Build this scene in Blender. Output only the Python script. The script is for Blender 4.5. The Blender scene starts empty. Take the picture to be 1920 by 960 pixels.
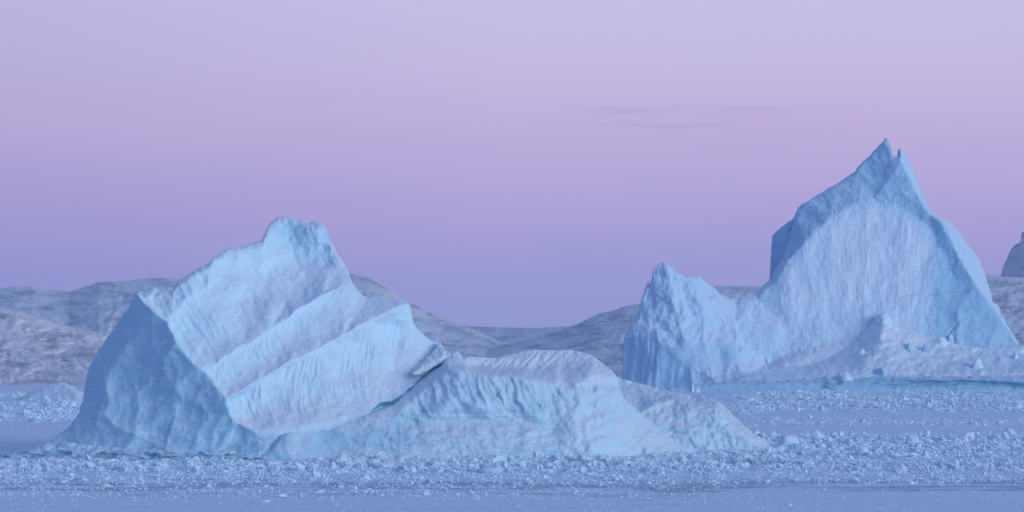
import bpy, math
import numpy as np
from mathutils import Vector
from mathutils.geometry import delaunay_2d_cdt

# ------------------------------------------------------------------ camera, sky, sun
F, CH, HZ = 5445.0, 24.0, 645.0          # focal length in photo pixels, eye height, horizon row
scn = bpy.context.scene
cam = bpy.data.cameras.new('camera')
cam.sensor_width = 36.0
cam.lens = 36.0 * F / 1920.0
cam.shift_y = (HZ - 480.0) / 1920.0
cam.clip_start, cam.clip_end = 1.0, 60000.0
camo = bpy.data.objects.new('camera', cam)
camo.location = (0, 0, CH)
camo.rotation_euler = (math.radians(90), 0, 0)
scn.collection.objects.link(camo)
scn.camera = camo
scn.view_settings.view_transform = 'Standard'
scn.view_settings.look = 'None'
scn.view_settings.exposure = 0.0
scn.view_settings.gamma = 1.0
scn.cycles.max_bounces = 5
scn.cycles.diffuse_bounces = 3
scn.cycles.volume_bounces = 1
scn.cycles.use_denoising = True


def lin(c):
    return tuple(((x / 255.0) / 12.92 if x <= 10 else ((x / 255.0 + 0.055) / 1.055) ** 2.4) for x in c)


SUN_EL, SUN_AZ = 13.0, 128.0             # twilight glow low behind the camera, to the right (azimuth clockwise from +Y)
se, sa = math.radians(SUN_EL), math.radians(SUN_AZ)
to_sun = Vector((math.cos(se) * math.sin(sa), math.cos(se) * math.cos(sa), math.sin(se)))
sl = bpy.data.lights.new('sun', 'SUN')
sl.energy = 1.55
sl.angle = math.radians(32)
sl.color = (0.88, 0.94, 1.0)
so = bpy.data.objects.new('sun', sl)
so.rotation_euler = to_sun.to_track_quat('Z', 'Y').to_euler()
scn.collection.objects.link(so)

w = bpy.data.worlds.new('World')
scn.world = w
w.use_nodes = True
nt = w.node_tree
N, L = nt.nodes, nt.links
N.clear()


def wn(t, **k):
    n = N.new(t)
    for a, b in k.items():
        setattr(n, a, b)
    return n


def wm(op, a, b=None, c=None):
    n = wn('ShaderNodeMath', operation=op)
    for i, x in enumerate((a, b, c)):
        if x is None:
            continue
        if isinstance(x, (int, float)):
            n.inputs[i].default_value = x
        else:
            L.new(x, n.inputs[i])
    return n.outputs[0]


def wmix(f, a, b, mode='MIX'):
    n = wn('ShaderNodeMix', data_type='RGBA', blend_type=mode)
    for k, x in ((0, f), (6, a), (7, b)):
        if hasattr(x, 'is_linked'):
            L.new(x, n.inputs[k])
        elif k == 0:
            n.inputs[0].default_value = x
        else:
            n.inputs[k].default_value = (*x, 1)
    return n.outputs[2]


tc = wn('ShaderNodeTexCoord')
sep = wn('ShaderNodeSeparateXYZ')
L.new(tc.outputs['Generated'], sep.inputs[0])
X, Y, Z = sep.outputs
pos = wm('SQRT', wm('MAXIMUM', Z, 0.0))
# faint undulation of the band edges
nz = wn('ShaderNodeTexNoise')
mp = wn('ShaderNodeMapping')
mp.inputs['Scale'].default_value = (7, 7, 60)
L.new(tc.outputs['Generated'], mp.inputs[0])
L.new(mp.outputs[0], nz.inputs['Vector'])
nz.inputs['Scale'].default_value = 1.0
nz.inputs['Detail'].default_value = 3
pos = wm('ADD', pos, wm('MULTIPLY', wm('SUBTRACT', nz.outputs[0], 0.5), 0.03))
ramp = wn('ShaderNodeValToRGB')
L.new(pos, ramp.inputs[0])
stops = [(0.0, (139, 143, 202)), (0.09, (147, 148, 206)), (0.16, (156, 149, 208)), (0.215, (180, 159, 211)),
         (0.27, (198, 174, 215)), (0.305, (200, 183, 221)), (0.345, (200, 190, 227)), (0.5, (148, 164, 208)),
         (0.7, (103, 139, 187)), (1.0, (82, 124, 177))]
el = ramp.color_ramp.elements
el[0].position, el[0].color = stops[0][0], (*lin(stops[0][1]), 1)
el[1].position, el[1].color = stops[-1][0], (*lin(stops[-1][1]), 1)
for p, c in stops[1:-1]:
    e = el.new(p)
    e.color = (*lin(c), 1)
sky = ramp.outputs[0]
# the sky dims slowly away from the glow (towards the left of the view)
hl = wm('SQRT', wm('ADD', wm('MULTIPLY', X, X), wm('MULTIPLY', Y, Y)))
cosd = wm('DIVIDE', wm('ADD', wm('MULTIPLY', X, math.sin(sa)), wm('MULTIPLY', Y, math.cos(sa))), wm('MAXIMUM', hl, 0.01))
glow = wm('POWER', wm('MAXIMUM', wm('MULTIPLY_ADD', cosd, 0.5, 0.5), 0.0), 3.0)
low = wm('POWER', wm('SUBTRACT', 1.0, wm('MINIMUM', wm('MAXIMUM', Z, 0.0), 1.0)), 5.0)
sky = wmix(wm('MULTIPLY', wm('MULTIPLY', glow, low), 0.55), sky, (0.84, 0.86, 0.95))
dim = wm('MULTIPLY_ADD', wm('MINIMUM', wm('MAXIMUM', wm('MULTIPLY', X, -1.0), 0.0), 0.35), -0.75, 1.0)
dimc = wn('ShaderNodeCombineXYZ')
L.new(dim, dimc.inputs[0]); L.new(dim, dimc.inputs[1])
L.new(wm('MULTIPLY_ADD', dim, 0.6, 0.4), dimc.inputs[2])
sky = wmix(1.0, sky, dimc.outputs[0], 'MULTIPLY')
# thin streaks of cloud
az = wm('ARCTAN2', X, Y)
elv = wm('ARCSINE', Z)


def streak(azc, azw, elc, elw, strength, seed):
    global sky
    nn = wn('ShaderNodeTexNoise', noise_dimensions='2D')
    cv = wn('ShaderNodeCombineXYZ')
    L.new(wm('MULTIPLY', az, 40.0), cv.inputs[0])
    L.new(wm('MULTIPLY_ADD', elv, 900.0, seed), cv.inputs[1])
    L.new(cv.outputs[0], nn.inputs['Vector'])
    nn.inputs['Scale'].default_value = 1.0
    nn.inputs['Detail'].default_value = 4
    a = wm('POWER', wm('DIVIDE', wm('SUBTRACT', az, azc), azw), 2.0)
    b = wm('POWER', wm('DIVIDE', wm('SUBTRACT', elv, elc), elw), 2.0)
    m = wm('EXPONENT', wm('MULTIPLY', wm('ADD', a, b), -1.0))
    t = wm('MAXIMUM', wm('MULTIPLY', wm('SUBTRACT', nn.outputs[0], 0.30), 3.0), 0.0)
    sky = wmix(wm('MULTIPLY', wm('MINIMUM', wm('MULTIPLY', m, t), 1.0), strength), sky, lin((163, 142, 198)))


streak(0.052, 0.045, 0.0800, 0.0016, 0.34, 0.0)
streak(0.058, 0.040, 0.0748, 0.0013, 0.30, 7.0)
streak(-0.045, 0.03, 0.0830, 0.0008, 0.18, 3.0)
sky = wmix(wm('LESS_THAN', Z, 0.0), sky, lin((118, 138, 196)))
ns = wn('ShaderNodeTexSky', sky_type='NISHITA')
ns.sun_disc = False
ns.sun_elevation = math.radians(3)
ns.sun_rotation = sa
bg1 = wn('ShaderNodeBackground')
bg2 = wn('ShaderNodeBackground')
L.new(sky, bg1.inputs[0])
bg1.inputs[1].default_value = 1.1
L.new(ns.outputs[0], bg2.inputs[0])
bg2.inputs[1].default_value = 0.0003
ad = wn('ShaderNodeAddShader')
out = wn('ShaderNodeOutputWorld')
L.new(bg1.outputs[0], ad.inputs[0])
L.new(bg2.outputs[0], ad.inputs[1])
L.new(ad.outputs[0], out.inputs[0])

# ------------------------------------------------------------------ numpy noise
rs = np.random.RandomState(11)
PERM = np.concatenate([rs.permutation(4096)] * 3).astype(np.int32)
ang = rs.rand(4096) * 2 * np.pi
GX, GY = np.cos(ang).astype(np.float32), np.sin(ang).astype(np.float32)
G3 = rs.normal(size=(4096, 3)).astype(np.float32)
G3 /= np.linalg.norm(G3, axis=1)[:, None]
RV = rs.rand(4096, 4).astype(np.float32)


def p2(x, y, seed=0):
    x = np.asarray(x, np.float32) + seed * 17.31
    y = np.asarray(y, np.float32) + seed * 9.77
    xi, yi = np.floor(x).astype(np.int32), np.floor(y).astype(np.int32)
    fx, fy = x - xi, y - yi
    a, b = fx * fx * fx * (fx * (fx * 6 - 15) + 10), fy * fy * fy * (fy * (fy * 6 - 15) + 10)

    def g(i, j):
        h = PERM[PERM[(xi + i) & 4095] + ((yi + j) & 4095)]
        return GX[h] * (fx - i) + GY[h] * (fy - j)
    return 1.4 * ((g(0, 0) * (1 - a) + g(1, 0) * a) * (1 - b) + (g(0, 1) * (1 - a) + g(1, 1) * a) * b)


def p3(x, y, z, seed=0):
    x, y, z = x + seed * 17.31, y + seed * 9.77, z + seed * 5.13
    xi, yi, zi = (np.floor(q).astype(np.int32) for q in (x, y, z))
    f = [x - xi, y - yi, z - zi]
    s = [q * q * (3 - 2 * q) for q in f]
    r = 0
    for i in (0, 1):
        for j in (0, 1):
            for k in (0, 1):
                h = PERM[PERM[PERM[(xi + i) & 4095] + ((yi + j) & 4095)] + ((zi + k) & 4095)]
                d = G3[h, 0] * (f[0] - i) + G3[h, 1] * (f[1] - j) + G3[h, 2] * (f[2] - k)
                r = r + d * (s[0] if i else 1 - s[0]) * (s[1] if j else 1 - s[1]) * (s[2] if k else 1 - s[2])
    return 1.5 * r


def fbm(x, y, o=4, seed=0, gain=0.5, ridged=False):
    r, a, t = 0, 1.0, 0
    for i in range(o):
        n = p2(x * 2.03 ** i, y * 2.03 ** i, seed + i)
        if ridged:
            n = 1 - 2 * np.abs(n)
        r = r + a * n
        t += a
        a *= gain
    return r / t


def cells(x, y, seed=0):
    """nearest jittered cell: distance, second distance, cell randoms, offset from its centre"""
    x, y = np.asarray(x, np.float32) + seed * 13.7, np.asarray(y, np.float32) + seed * 7.1
    xi, yi = np.floor(x).astype(np.int32), np.floor(y).astype(np.int32)
    d1 = np.full(x.shape, 9e9, np.float32)
    d2 = d1.copy()
    hh = np.zeros(x.shape, np.int32)
    ox, oy = np.zeros_like(d1), np.zeros_like(d1)
    for i in (-1, 0, 1):
        for j in (-1, 0, 1):
            h = PERM[PERM[(xi + i) & 4095] + ((yi + j) & 4095)]
            dx, dy = x - (xi + i + RV[h, 0]), y - (yi + j + RV[h, 1])
            d = dx * dx + dy * dy
            m = d < d1
            d2 = np.where(m, d1, np.minimum(d2, d))
            d1 = np.where(m, d, d1)
            hh, ox, oy = np.where(m, h, hh), np.where(m, dx, ox), np.where(m, dy, oy)
    return np.sqrt(d1), np.sqrt(d2), hh, ox, oy


def facets(x, y, seed=0):
    return blur(facets0(x, y, seed), 1.1)


def facets0(x, y, seed=0, tilt=1.5):
    """conchoidal fracture: tilted shallow bowls meeting in sharp ridges"""
    x = np.asarray(x, np.float32) + 0.3 * p2(x * .9, y * .9, seed + 3) + seed * 13.7
    y = np.asarray(y, np.float32) + 0.3 * p2(x * .9, y * .9, seed + 5) + seed * 7.1
    xi, yi = np.floor(x).astype(np.int32), np.floor(y).astype(np.int32)
    f = np.full(x.shape, 9e9, np.float32)
    for i in (-1, 0, 1):
        for j in (-1, 0, 1):
            h = PERM[PERM[(xi + i) & 4095] + ((yi + j) & 4095)]
            dx, dy = x - (xi + i + RV[h, 0]), y - (yi + j + RV[h, 1])
            f = np.minimum(f, dx * dx + dy * dy + tilt * ((RV[h, 2] - .5) * dx + (RV[h, 3] - .5) * dy) + .35 * (RV[(h + 7) & 4095, 0] - .5))
    return -1.3 * f


def facets_old(x, y, seed=0):
    d1, d2, h, ox, oy = cells(x + 0.35 * p2(x * .9, y * .9, seed + 3), y + 0.35 * p2(x * .9, y * .9, seed + 5), seed)
    return (RV[h, 2] - .5) * ox * 2.4 + (RV[h, 3] - .5) * oy * 2.4 + (RV[h, 0] - 0.5) * 0.2


def sstep(a, b, x):
    t = np.clip((x - a) / (b - a), 0, 1)
    return t * t * (3 - 2 * t)


def blur(A, s):
    if s <= 0:
        return A
    r = int(3 * s + 1)
    k = np.exp(-0.5 * (np.arange(-r, r + 1) / s) ** 2)
    k /= k.sum()
    B = np.pad(A, r, mode='edge')
    T = sum(k[i] * B[:, i:i + A.shape[1]] for i in range(2 * r + 1))
    return sum(k[i] * T[i:i + A.shape[0], :] for i in range(2 * r + 1))


def poly_mask(pts, U, V, soft=4.0):
    """soft inside mask of a polygon"""
    ins = np.zeros(U.shape, bool)
    n = len(pts)
    for i in range(n):
        (x0, y0), (x1, y1) = pts[i], pts[(i + 1) % n]
        if y0 == y1:
            continue
        c = ((y0 > V) != (y1 > V)) & (U < (x1 - x0) * (V - y0) / (y1 - y0) + x0)
        ins ^= c
    return blur(ins.astype(np.float32), soft)


def line_dist(pts, U, V):
    d = np.full(U.shape, 9e9, np.float32)
    tt = np.zeros_like(d)
    n = len(pts) - 1
    for i in range(n):
        (x0, y0), (x1, y1) = pts[i][:2], pts[i + 1][:2]
        ex, ey = x1 - x0, y1 - y0
        t = np.clip(((U - x0) * ex + (V - y0) * ey) / (ex * ex + ey * ey), 0, 1)
        q = np.hypot(U - x0 - t * ex, V - y0 - t * ey)
        m = q < d
        d = np.where(m, q, d)
        tt = np.where(m, (i + t) / n, tt)
    return d, tt


# ------------------------------------------------------------------ scene helpers
COL = scn.collection


def tag(o, label=None, cat=None, group=None, kind=None):
    for k, v in (('label', label), ('category', cat), ('group', group), ('kind', kind)):
        if v:
            o[k] = v
    return o


def empty(name, loc):
    o = bpy.data.objects.new(name, None)
    o.location = loc
    o.empty_display_size = 5
    COL.objects.link(o)
    return o


def link_mesh(name, me, mat, parent=None, origin=None):
    o = bpy.data.objects.new(name, me)
    COL.objects.link(o)
    me.materials.append(mat)
    if parent:
        o.parent = parent
    elif origin is not None:
        o.location = origin
    return o


def grid_mesh(name, P, attr=None, smooth=True, close=False):
    """P: (rows, cols, 3) -> quad mesh"""
    nr, nc = P.shape[:2]
    me = bpy.data.meshes.new(name)
    idx = np.arange(nr * nc).reshape(nr, nc)
    q = np.stack([idx[:-1, :-1], idx[1:, :-1], idx[1:, 1:], idx[:-1, 1:]], -1).reshape(-1, 4)
    me.vertices.add(nr * nc)
    me.vertices.foreach_set('co', P.reshape(-1).astype(np.float32))
    me.loops.add(q.size)
    me.loops.foreach_set('vertex_index', q.reshape(-1).astype(np.int32))
    me.polygons.add(len(q))
    me.polygons.foreach_set('loop_start', np.arange(0, q.size, 4, dtype=np.int32))
    me.polygons.foreach_set('use_smooth', np.full(len(q), smooth, bool))
    if attr is not None:
        a = me.color_attributes.new('tint', 'FLOAT_COLOR', 'POINT')
        A = np.ones((nr * nc, 4), np.float32)
        A[:, :3] = attr.reshape(-1, 3)
        a.data.foreach_set('color', A.reshape(-1))
    me.update(calc_edges=True)
    me.validate()
    return me


def unproj(u, v, d):
    return np.stack([(u - 960.0) / F * d, d, CH - (v - HZ) / F * d], -1)


def water_v(d):
    return HZ + CH * F / d


# ------------------------------------------------------------------ materials
def material(name):
    m = bpy.data.materials.new(name)
    m.use_nodes = True
    t = m.node_tree
    b = t.nodes['Principled BSDF']
    return m, t, b


class G:
    """small node-graph helper"""
    def __init__(s, t):
        s.t = t

    def n(s, ty, **k):
        n = s.t.nodes.new(ty)
        for a, b in k.items():
            setattr(n, a, b)
        return n

    def put(s, sock, x):
        if hasattr(x, 'is_linked'):
            s.t.links.new(x, sock)
        elif isinstance(x, tuple):
            sock.default_value = (*x, 1) if len(x) == 3 and len(sock.default_value) == 4 else x
        else:
            sock.default_value = x

    def m(s, op, a, b=None, c=None):
        n = s.n('ShaderNodeMath', operation=op)
        for i, x in enumerate((a, b, c)):
            if x is not None:
                s.put(n.inputs[i], x)
        return n.outputs[0]

    def mix(s, f, a, b, mode='MIX'):
        n = s.n('ShaderNodeMix', data_type='RGBA', blend_type=mode)
        s.put(n.inputs[0], f); s.put(n.inputs[6], a); s.put(n.inputs[7], b)
        return n.outputs[2]

    def noise(s, scale, detail=4, vec=None, rough=0.55, stretch=None):
        n = s.n('ShaderNodeTexNoise')
        n.inputs['Scale'].default_value = scale
        n.inputs['Detail'].default_value = detail
        n.inputs['Roughness'].default_value = rough
        v = vec or s.geo()
        if stretch:
            mp = s.n('ShaderNodeMapping')
            mp.inputs['Scale'].default_value = stretch
            s.t.links.new(v, mp.inputs[0])
            v = mp.outputs[0]
        s.t.links.new(v, n.inputs['Vector'])
        return n.outputs[0]

    def geo(s):
        if not hasattr(s, '_g'):
            s._g = s.n('ShaderNodeNewGeometry')
        return s._g.outputs['Position']

    def nrm(s):
        s.geo()
        x = s.n('ShaderNodeSeparateXYZ')
        s.t.links.new(s._g.outputs['Normal'], x.inputs[0])
        return x.outputs

    def ss(s, x, a, b):
        n = s.n('ShaderNodeMapRange', interpolation_type='SMOOTHSTEP')
        s.put(n.inputs[0], x)
        n.inputs[1].default_value, n.inputs[2].default_value = a, b
        return n.outputs[0]

    def bump(s, h, dist, strength=1.0):
        n = s.n('ShaderNodeBump')
        n.inputs['Distance'].default_value = dist
        n.inputs['Strength'].default_value = strength
        s.t.links.new(h, n.inputs['Height'])
        return n.outputs[0]


SNOW = (0.75, 0.81, 0.91)
PALE = (0.56, 0.79, 0.91)
BARE = (0.36, 0.63, 0.78)
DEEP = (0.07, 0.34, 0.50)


def ice_material(name, snow=SNOW, pale=PALE, bare=BARE, scale=1.0, up0=0.3, up1=1.0, bumpd=0.26, speck=0.3):
    m, t, b = material(name)
    g = G(t)
    at = g.n('ShaderNodeAttribute', attribute_name='tint')
    sp = g.n('ShaderNodeSeparateColor')
    t.links.new(at.outputs['Color'], sp.inputs[0])
    bareness, deep, dirt = sp.outputs
    n1 = g.noise(0.09 / scale, 6)
    n2 = g.noise(0.9 / scale, 5, rough=0.65)
    up = g.nrm()[2]
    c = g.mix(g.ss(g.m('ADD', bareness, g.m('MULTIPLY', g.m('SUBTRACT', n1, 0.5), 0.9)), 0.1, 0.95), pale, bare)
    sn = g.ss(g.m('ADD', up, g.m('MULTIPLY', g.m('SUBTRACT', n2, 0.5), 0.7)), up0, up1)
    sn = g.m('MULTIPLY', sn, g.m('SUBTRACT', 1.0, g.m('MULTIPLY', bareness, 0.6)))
    # rime and frost patches
    fr = g.ss(g.m('ADD', g.m('MULTIPLY', n1, 0.6), g.m('MULTIPLY', n2, 0.5)), 0.52, 0.75)
    sn = g.m('MAXIMUM', sn, g.m('MULTIPLY', fr, g.m('MULTIPLY', g.m('SUBTRACT', 1.0, bareness), speck)))
    sn = g.m('MAXIMUM', sn, g.m('MULTIPLY', g.m('MULTIPLY', bareness, -1.0), g.m('ADD', 0.45, n2)))
    c = g.mix(g.m('MINIMUM', sn, 1.0), c, snow)
    c = g.mix(g.m('MULTIPLY', dirt, g.ss(n2, 0.4, 0.65)), c, (0.36, 0.38, 0.40))
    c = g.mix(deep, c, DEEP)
    # frost grain and hairline veins of clear ice
    gr = g.noise(2.2 / scale, 5, rough=0.75)
    c = g.mix(g.m('MULTIPLY', g.ss(gr, 0.5, 0.68), 0.25), c, (0.38, 0.66, 0.82))
    c = g.mix(g.m('MULTIPLY', g.ss(gr, 0.5, 0.34), 0.25), c, (0.88, 0.91, 0.95))
    g.put(b.inputs['Base Color'], c)
    b.inputs['Roughness'].default_value = 0.55
    b.inputs['Specular IOR Level'].default_value = 0.3
    h = g.m('ADD', g.m('MULTIPLY', g.noise(0.8 / scale, 6, rough=0.7), 0.6), g.m('MULTIPLY', g.noise(3.0 / scale, 4, rough=0.7), 0.35))
    t.links.new(g.bump(h, bumpd * scale), b.inputs['Normal'])
    return m


ICE = ice_material('glacial_ice')
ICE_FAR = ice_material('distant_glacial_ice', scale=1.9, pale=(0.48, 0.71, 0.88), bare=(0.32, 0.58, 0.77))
ICE_ROUGH = ice_material('weathered_ice', bumpd=0.45, up0=0.25, up1=0.95, speck=0.35)
SNOWY = ice_material('packed_snow', up0=0.1, up1=0.5, speck=0.9)

# ------------------------------------------------------------------ relief builder
def relief_field(ctrl, u0, u1, v0, v1, sig):
    """ctrl: list of polylines of (u, v, depth); creases along them"""
    vs, zs, es = [], [], []
    for pl in ctrl:
        k = len(vs)
        for p in pl:
            vs.append(Vector((p[0], p[1])))
            zs.append(p[2])
        es += [(k + i, k + i + 1) for i in range(len(pl) - 1)]
    base = np.array([(p.x, p.y) for p in vs])
    for c in ((u0 - 60, v0 - 60), (u1 + 60, v0 - 60), (u0 - 60, v1 + 60), (u1 + 60, v1 + 60)):
        i = np.argmin(np.hypot(*(base - np.array(c)).T))
        vs.append(Vector(c)); zs.append(zs[i])
    ov, oe, of, origv, _, _ = delaunay_2d_cdt(vs, es, [], 0, 1e-4)
    oz = []
    for i, o in enumerate(origv):
        if o:
            oz.append(zs[o[0]])
        else:
            d = [(ov[i] - q).length for q in vs]
            j = np.argsort(d)[:2]
            oz.append((zs[j[0]] * d[j[1]] + zs[j[1]] * d[j[0]]) / (d[j[0]] + d[j[1]]))
    U, V = np.meshgrid(np.arange(u0, u1 + 1), np.arange(v0, v1 + 1))
    D = np.zeros(U.shape, np.float64)
    for f in of:
        (ax, ay), (bx, by), (cx, cy) = ((ov[i].x, ov[i].y) for i in f)
        x0, x1 = max(u0, int(min(ax, bx, cx))), min(u1, int(max(ax, bx, cx)) + 1)
        y0, y1 = max(v0, int(min(ay, by, cy))), min(v1, int(max(ay, by, cy)) + 1)
        if x1 < x0 or y1 < y0:
            continue
        uu, vv = U[y0 - v0:y1 - v0 + 1, x0 - u0:x1 - u0 + 1], V[y0 - v0:y1 - v0 + 1, x0 - u0:x1 - u0 + 1]
        den = (by - cy) * (ax - cx) + (cx - bx) * (ay - cy)
        if abs(den) < 1e-9:
            continue
        l1 = ((by - cy) * (uu - cx) + (cx - bx) * (vv - cy)) / den
        l2 = ((cy - ay) * (uu - cx) + (ax - cx) * (vv - cy)) / den
        l3 = 1 - l1 - l2
        m = (l1 > -1e-3) & (l2 > -1e-3) & (l3 > -1e-3)
        z = l1 * oz[f[0]] + l2 * oz[f[1]] + l3 * oz[f[2]]
        sub = D[y0 - v0:y1 - v0 + 1, x0 - u0:x1 - u0 + 1]
        sub[m] = z[m]
    return U.astype(np.float32), V.astype(np.float32), blur(D, sig)


def sample(A, u, v, u0, v0):
    x, y = np.clip(u - u0, 0, A.shape[1] - 1.001), np.clip(v - v0, 0, A.shape[0] - 1.001)
    xi, yi = x.astype(int), y.astype(int)
    fx, fy = x - xi, y - yi
    return (A[yi, xi] * (1 - fx) + A[yi, xi + 1] * fx) * (1 - fy) + (A[yi + 1, xi] * (1 - fx) + A[yi + 1, xi + 1] * fx) * fy


def relief(name, mat, parent, D0, top, bottom, ctrl, detail, sig=3.0, step=1.6, vstep=1.6, thick=30.0, roll=2.0, rollpx=5.0,
           rough=0.25, rscale=1.5, back_rows=14, warp=3.0, chip=0.5, seed=0):
    us = [p[0] for p in top]
    u0, u1 = int(min(us)) - 4, int(max(us)) + 4
    v0 = int(min(p[1] for p in top)) - 6
    v1 = int(max(p[1] for p in bottom)) + 6
    U, V, D = relief_field(ctrl, u0, u1, v0, v1, sig)
    T = np.zeros(U.shape + (3,), np.float32)
    wu = warp * fbm(U / 55, V / 55, 3, 700 + seed)
    wv_ = warp * fbm(U / 55, V / 55, 3, 720 + seed)
    D = sample(D, U + wu, V + wv_, u0, v0)
    D, T = detail(U + wu, V + wv_, D, T)
    cols = np.unique(np.concatenate([np.arange(us[0], us[-1], step), [us[-1]]]))
    tp = np.interp(cols, us, [p[1] for p in top])
    bt = np.interp(cols, [p[0] for p in bottom], [p[1] for p in bottom])
    tp = np.minimum(tp, bt - 0.5)
    # chipped skyline
    tp = np.minimum(tp + chip * (p2(cols / 9, cols * 0, 800 + seed) + .6 * p2(cols / 3.5, cols * 0, 801 + seed)), bt - .5)
    nr = int((bt.max() - tp.min()) / vstep) + 2
    u = np.broadcast_to(cols, (nr, len(cols)))
    v = np.clip(np.linspace(tp.min(), bt.max(), nr)[:, None] + 0 * tp, tp, bt)
    d = sample(D, u, v, u0, v0)
    d = d + roll * np.exp(-(v - tp) / rollpx)
    A = np.stack([sample(T[..., k], u, v, u0, v0) for k in range(3)], -1)
    s = np.linspace(0, 1, back_rows + 1)[1:][::-1]
    vb = tp + (bt - tp) * (s[:, None] ** 1.6)
    db = d[0] + thick * s[:, None] ** 0.8
    ub = np.broadcast_to(cols, vb.shape)
    # back rows first (far base up to the crest), then the front rows down
    dd = np.concatenate([db, d]) + D0
    vv, uu = np.concatenate([vb, v]), np.concatenate([ub, u])
    AA = np.concatenate([np.broadcast_to(A[0], (back_rows,) + A[0].shape), A])
    P = unproj(uu, vv, dd)
    x, y, z = (P[..., i] / rscale for i in range(3))
    env = np.concatenate([np.ones_like(vb), sstep(-2, 10, (bt - v))])
    for k, sd in ((0, 1), (2, 2)):
        n = p3(x, y * .5, z, sd + seed) + 0.5 * p3(x * 2.3, y, z * 2.3, sd + 4 + seed)
        P[..., k] += n * rough * env
    if parent is not None:
        P = P - np.array(parent.location)
    me = grid_mesh(name, P[:, ::-1], AA[:, ::-1])
    return link_mesh(name, me, mat, parent)


# ================================================================== LEFT ICEBERG
D1, M1 = 602.0, 602.0 / F
berg = empty('iceberg', (-62, D1 + 8, 0))
tag(berg, 'large pale blue iceberg with slanting fluted terraces, shaded cliff and long low tail', 'iceberg')

R1 = [(395, 690), (430, 665), (470, 640), (515, 610), (560, 580), (600, 556), (640, 534), (660, 524)]
R2 = [(430, 745), (475, 718), (520, 693), (560, 672), (600, 650), (645, 626), (690, 602), (730, 584), (768, 568)]
FL = [(432, 790), (470, 806), (520, 806), (560, 800), (610, 792), (650, 780), (690, 760), (740, 722), (790, 680), (828, 650)]
CO = [(258, 550), (275, 572), (300, 594), (315, 603), (330, 640), (352, 668), (374, 690), (400, 714), (428, 748), (430, 785), (455, 806), (525, 852)]
z_co = [15, 13, 11, 10.5, 8.5, 7, 6, 4.5, 3, 2.2, 1.5, -0.5]
z_r1 = [7, 9.5, 13, 17, 21, 25, 29, 32]
z_r2 = [3.4, 6.5, 9.5, 12.2, 15, 18.5, 22, 26, 31]
z_fl = [1.4, 0.6, 0.8, 1.8, 4.0, 7.0, 11, 18, 26, 34]
ctrl = [
    [(a, b, c) for (a, b), c in zip(CO, z_co)],
    [(a, b, c) for (a, b), c in zip(R1, z_r1)],
    [(a, b, c) for (a, b), c in zip(R2, z_r2)],
    [(a, b, c) for (a, b), c in zip(FL, z_fl)],
    # cliff outline and folds
    [(88, 836, 19), (120, 806, 21), (150, 772, 23), (160, 722, 25), (168, 690, 26), (200, 632, 26), (235, 585, 23), (250, 560, 18)],
    [(120, 858, 14), (200, 862, 8), (300, 864, 3.5), (400, 866, 0.6), (520, 868, -2)],
    [(245, 640, 17.2), (285, 700, 13.2), (296, 745, 10.8), (285, 800, 8), (282, 850, 5.5)],
    [(190, 720, 19.5)], [(180, 790, 16.5)],
    # skyline
    [(262, 546, 17), (288, 538, 18), (300, 545, 18), (322, 548, 17), (332, 528, 19), (365, 508, 22), (395, 490, 25), (425, 468, 29),
     (450, 464, 31), (470, 458, 33), (493, 448, 35), (500, 425, 40), (515, 410, 43), (530, 406, 44), (560, 411, 44), (585, 417, 44), (600, 417, 43),
     (612, 432, 42), (618, 455, 41), (630, 475, 41), (650, 505, 37), (657, 530, 34.5), (672, 540, 33.5), (682, 554, 33), (740, 560, 33), (768, 567, 32)],
    [(345, 560, 13), (380, 580, 13.5), (420, 610, 13), (455, 634, 13.5)],
    [(320, 590, 11.5), (345, 640, 9.5), (385, 680, 7.4)],
    [(400, 530, 20), (450, 560, 20.5), (500, 590, 18)],
    [(440, 500, 27), (480, 520, 28), (540, 556, 26)],
    [(500, 470, 33), (530, 490, 33.5), (580, 530, 31)],
    # saddle of the summit knob
    [(535, 425, 43), (545, 455, 41), (548, 485, 38), (560, 500, 36)],
    [(590, 430, 40.5), (600, 470, 38.5), (615, 500, 36), (640, 530, 33)],
    # hollow under ridge one
    # hollow under ridge two
    [(775, 590, 32), (780, 620, 32), (800, 636, 33), (828, 652, 34.5)],
    [(690, 782, 7.6), (735, 764, 11.8), (765, 744, 15), (790, 722, 18), (840, 676, 22)],
    [(560, 862, -1), (700, 862, 2), (830, 800, 15)],
]


def ra_end(ra, r1):
    return 630 if ra is r1 else (732 if ra.min() > 560 else 600)


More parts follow.
